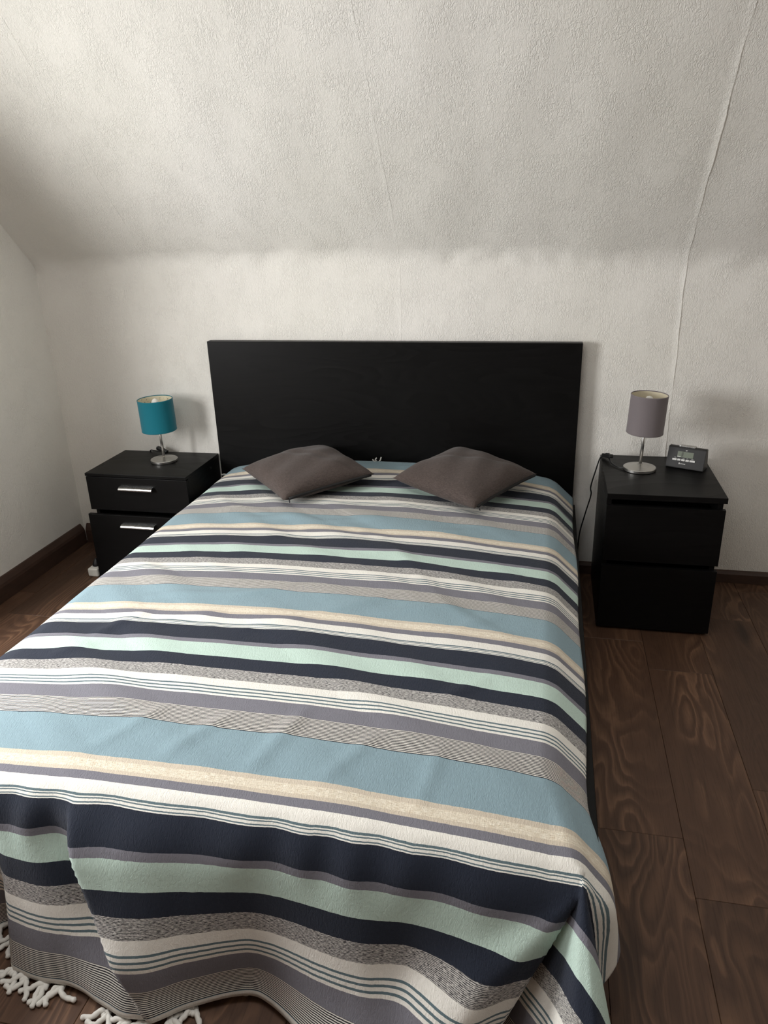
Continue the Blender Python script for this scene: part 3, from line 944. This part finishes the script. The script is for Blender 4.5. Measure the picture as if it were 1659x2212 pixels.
# ------------------------------------------------------------------ table lamps
def lamp(loc, lean, label, shade_mat, shade_r, sz0, sz1, base_r, cord_pts, switch_i, speck=False):
    L = empty('table_lamp', loc)
    tag(L, label, 'lamp', 'table lamps on the nightstands')
    bm = bmesh.new()
    R_ = base_r
    lathe(bm, [(0, 0), (R_ * 0.97, 0), (R_, 0.002), (R_, 0.010), (R_ * 0.97, 0.012), (R_ * 0.6, 0.0155), (0.012, 0.022), (0.007, 0.026), (0.0, 0.026)], 56)
    from_bm('base', bm, M_STEEL, L, False)
    T = Matrix.Rotation(lean[0], 4, 'X') @ Matrix.Rotation(lean[1], 4, 'Y')
    bm = bmesh.new()
    lathe(bm, [(0, 0.024), (0.0058, 0.024), (0.0058, sz0 + 0.045), (0, sz0 + 0.045)], 20, T)
    from_bm('stem', bm, M_STEEL, L, True)
    bm = bmesh.new()
    lathe(bm, [(0, sz0 + 0.0455), (0.014, sz0 + 0.0455), (0.015, sz0 + 0.05), (0.015, sz0 + 0.092), (0.011, sz0 + 0.097), (0, sz0 + 0.097)], 24, T)
    from_bm('socket', bm, M_WHITEPL, L, True)
    bm = bmesh.new()
    z = sz0 + 0.0975
    lathe(bm, [(0, z), (0.010, z), (0.013, z + 0.008), (0.0175, z + 0.022), (0.0165, z + 0.032), (0.010, z + 0.042), (0.0, z + 0.046)], 24, T)
    from_bm('bulb', bm, M_BULB, L, True)
    # shade: fabric drum with rolled rims, cream lining inside, wire spider
    bm = bmesh.new()
    n = 64
    r1 = shade_r
    lathe(bm, [(r1 - 0.0012, sz0), (r1, sz0 + 0.0008), (r1 + 0.0008, sz0 + 0.002), (r1 + 0.0004, sz0 + 0.005), (r1, sz0 + 0.008), (r1, sz1 - 0.008), (r1 + 0.0004, sz1 - 0.005), (r1 + 0.0008, sz1 - 0.002), (r1, sz1 - 0.0006), (r1 - 0.0012, sz1), (r1 - 0.002, sz1 - 0.002), (r1 - 0.002, sz1 - 0.006)], n, T)
    sh = from_bm('shade', bm, shade_mat, L, True)
    bm = bmesh.new()
    lathe(bm, [(r1 - 0.0014, sz0 + 0.001), (r1 - 0.0022, sz0 + 0.003), (r1 - 0.0022, sz1 - 0.0035)], n, T)
    ln = from_bm('lining', bm, M_LINING if not speck else M_SPECK, sh, True); ln['label'] = 'cream inner lining'
    bm = bmesh.new()
    for a in range(3):
        an = a * 2.0944 + 0.4
        tube(bm, [T @ Vector((0.0155 * math.cos(an), 0.0155 * math.sin(an), sz0 + 0.07)), T @ Vector(((r1 - 0.003) * math.cos(an), (r1 - 0.003) * math.sin(an), sz0 + 0.012))], 0.0013, 6)
    from_bm('shade_spider', bm, M_STEEL, sh, True)
    lx = Vector(loc)
    bm = bmesh.new()
    tube(bm, [p - lx for p in spline(cord_pts, 6)], 0.0028, 8)
    from_bm('cord', bm, M_PLASTIC, L, True)
    sp, sr = switch_i
    bm = bmesh.new()
    bm_box(bm, -0.030, 0.030, -0.009, 0.009, -0.008, 0.008, 0.004)
    bm_box(bm, -0.010, 0.008, -0.005, 0.005, 0.0075, 0.0105, 0.001)
    s = from_bm('cord_switch', bm, M_PLASTIC, L)
    s.location = Vector(sp) - lx; s.rotation_euler = sr
    return L

def mat_speck():
    m = NT('speckled_shade_lining')
    co = m.n('ShaderNodeTexCoord').outputs['Object']
    a = m.noise(co, 75, 3, 0.65)
    return m.set(color=m.mix(m.ramp(a, [(0.60, (0, 0, 0, 1)), (0.66, (1, 1, 1, 1))]), srgb(222, 214, 186), srgb(120, 116, 96)), rough=0.7)
M_SPECK = mat_speck()

lamp((-1.322, -0.150, LZ + 0.0003), (math.radians(0.6), math.radians(-0.6)), 'small table lamp with teal fabric drum shade and steel base', M_TEAL, 0.0755, 0.143, 0.285, 0.0595,
     [(-1.340, -0.118, LZ + 0.008), (-1.352, -0.085, LZ + 0.005), (-1.372, -0.062, LZ + 0.018), (-1.395, -0.050, LZ + 0.012), (-1.43, -0.040, LZ + 0.012), (-1.46, -0.018, LZ + 0.004), (-1.475, -0.0055, LZ - 0.03), (-1.50, -0.0055, 0.30), (-1.60, -0.03, 0.22), (-1.622, -0.16, 0.15), (-1.626, -0.300, 0.085), (-1.627, -0.3385, 0.068)],
     ((-1.380, -0.052, LZ + 0.020), (0, math.radians(-16), math.radians(166))), speck=True)
lamp((0.712, -0.200, RZ + 0.0003), (math.radians(0.3), math.radians(2.0)), 'small table lamp with taupe fabric drum shade and steel base', M_TAUPE, 0.0675, 0.147, 0.296, 0.0615,
     [(0.655, -0.205, RZ + 0.006), (0.632, -0.190, RZ + 0.0045), (0.612, -0.150, RZ + 0.006), (0.604, -0.110, RZ + 0.012), (0.598, -0.080, RZ + 0.016), (0.588, -0.060, RZ + 0.008), (0.574, -0.052, RZ - 0.004), (0.560, -0.052, 0.49), (0.545, -0.056, 0.42), (0.548, -0.062, 0.385), (0.530, -0.065, 0.30), (0.512, -0.07, 0.20), (0.510, -0.08, 0.05), (0.515, -0.12, 0.0035)],
     ((0.598, -0.090, RZ + 0.0175), (math.radians(8), math.radians(12), math.radians(118))))

# ------------------------------------------------------------------ alarm clock
clk = empty('alarm_clock', (0.884, -0.165, RZ + 0.0003), math.radians(-24))
tag(clk, 'black digital alarm clock with white buttons, on the nightstand beside taupe lamp', 'clock')
W2, HC = 0.070, 0.081
# side profile (y back positive): leaning front face
prof = [(-0.012, 0.0), (-0.016, 0.004), (0.006, HC - 0.004), (0.011, HC), (0.030, HC - 0.001), (0.048, 0.010), (0.046, 0.0)]
bm = bmesh.new()
A = [bm.verts.new((-W2, y, z)) for y, z in prof]; B = [bm.verts.new((W2, y, z)) for y, z in prof]
k = len(prof)
for i in range(k):
    bm.faces.new((A[i], A[(i + 1) % k], B[(i + 1) % k], B[i]))
bm.faces.new(A[::-1]); bm.faces.new(B)
bmesh.ops.bevel(bm, geom=bm.edges[:], offset=0.0014, segments=2, affect='EDGES')
from_bm('body', bm, M_CLOCK, clk)
fdir = Vector((0, 0.022, HC - 0.008)).normalized()
fn = Vector((0, -fdir.z, fdir.y))
F0 = Vector((0, -0.016, 0.004))
def face_pt(x, t, out):
    return F0 + Vector((x, 0, 0)) + fdir * t + fn * out
def face_plate(name, x0, x1, t0, t1, depth, mat, bev=0.0, corner=0.0, skew=0.0, parent=None):
    bm = bmesh.new()
    bm_box(bm, x0, x1, t0, t1, -0.0005, depth, bev)
    for v in bm.verts:
        v.co = face_pt(v.co.x + skew * (v.co.y - t0), v.co.y, v.co.z)
    return from_bm(name, bm, mat, parent or clk)
scr = face_plate('screen', -0.033, 0.026, 0.041, 0.063, 0.0008, M_LCD)
face_plate('screen_segment', -0.018, -0.011, 0.044, 0.061, 0.0010, M_LCD_DARK, parent=scr)
face_plate('screen_segment', -0.032, -0.020, 0.0415, 0.0445, 0.0011, M_PRINT, parent=scr)
for x0, x1 in ((-0.049, -0.032), (-0.030, -0.018), (-0.0155, -0.002), (0.0005, 0.0135), (0.0155, 0.0355)):
    face_plate('button', x0, x1, 0.0268, 0.0343, 0.0022, M_PRINT, 0.0012)
bm = bmesh.new()
bm_box(bm, -0.031, 0.028, 0.008, 0.030, HC - 0.002, HC + 0.004, 0.0015)
from_bm('snooze_bar', bm, M_ALU, clk)
face_plate('emblem', -0.006, 0.000, 0.0665, 0.0695, 0.0006, M_PRINT, skew=0.7)
for x0, x1, t in ((-0.0425, -0.036, 0.0375), (-0.0115, -0.0045, 0.0372), (0.0035, 0.0075, 0.0373), (0.021, 0.029, 0.0372)):
    face_plate('caption', x0, x1, t, t + 0.0012, 0.0003, M_PRINT)
face_plate('caption', -0.0225, -0.0185, 0.0135, 0.0195, 0.0003, M_PRINT)
for i in range(6):
    face_plate('caption', -0.0165 + i * 0.0032, -0.0165 + i * 0.0032 + 0.0024, 0.0145, 0.0172, 0.0003, M_PRINT)

# ------------------------------------------------------------------ power strip on the floor
ps = empty('power_strip', (-1.6285, -0.26, 0.0003))
tag(ps, 'white power strip on the floor beside the nightstand with metal handles', 'power strip')
bm = bmesh.new()
bm_box(bm, -0.0255, 0.0255, -0.120, 0.120, 0, 0.040, 0.009, 3)
from_bm('housing', bm, M_WHITEPL, ps, False)
for yy in (-0.080, -0.020, 0.040):
    bm = bmesh.new()
    lathe(bm, [(0.0205, 0.0402), (0.0205, 0.0412), (0.0190, 0.0412), (0.0185, 0.0404), (0, 0.0404)], 28)
    o = from_bm('socket', bm, M_WHITEPL, ps, True); o.location = (0, yy, 0)
plug = empty('plug', (-1.627, -0.3385, 0.0413))
bpy.data.objects.remove(plug)
bm = bmesh.new()
lathe(bm, [(0, 0), (0.0180, 0), (0.0185, 0.004), (0.0165, 0.012), (0.009, 0.024), (0.005, 0.034), (0, 0.034)], 24)
pl = from_bm('plug', bm, M_PLASTIC, None, True)
pl.location = (-1.6285, -0.340, 0.0418)
tag(pl, 'black mains plug in the white power strip on the floor', 'plug')

# loose tassels of the head end poking up at the headboard
def head_tassel(x, z, rz, tilt, k):
    o = tassel((x, -0.066, z), rz, k, tilt, 0.55)
    return o
head_tassel(-0.835, 0.484, 0.9, -1.15, 0)
head_tassel(-0.355, 0.489, 0.3, -1.45, 1)
head_tassel(-1.075, 0.395, 0.4, -0.9, 2)
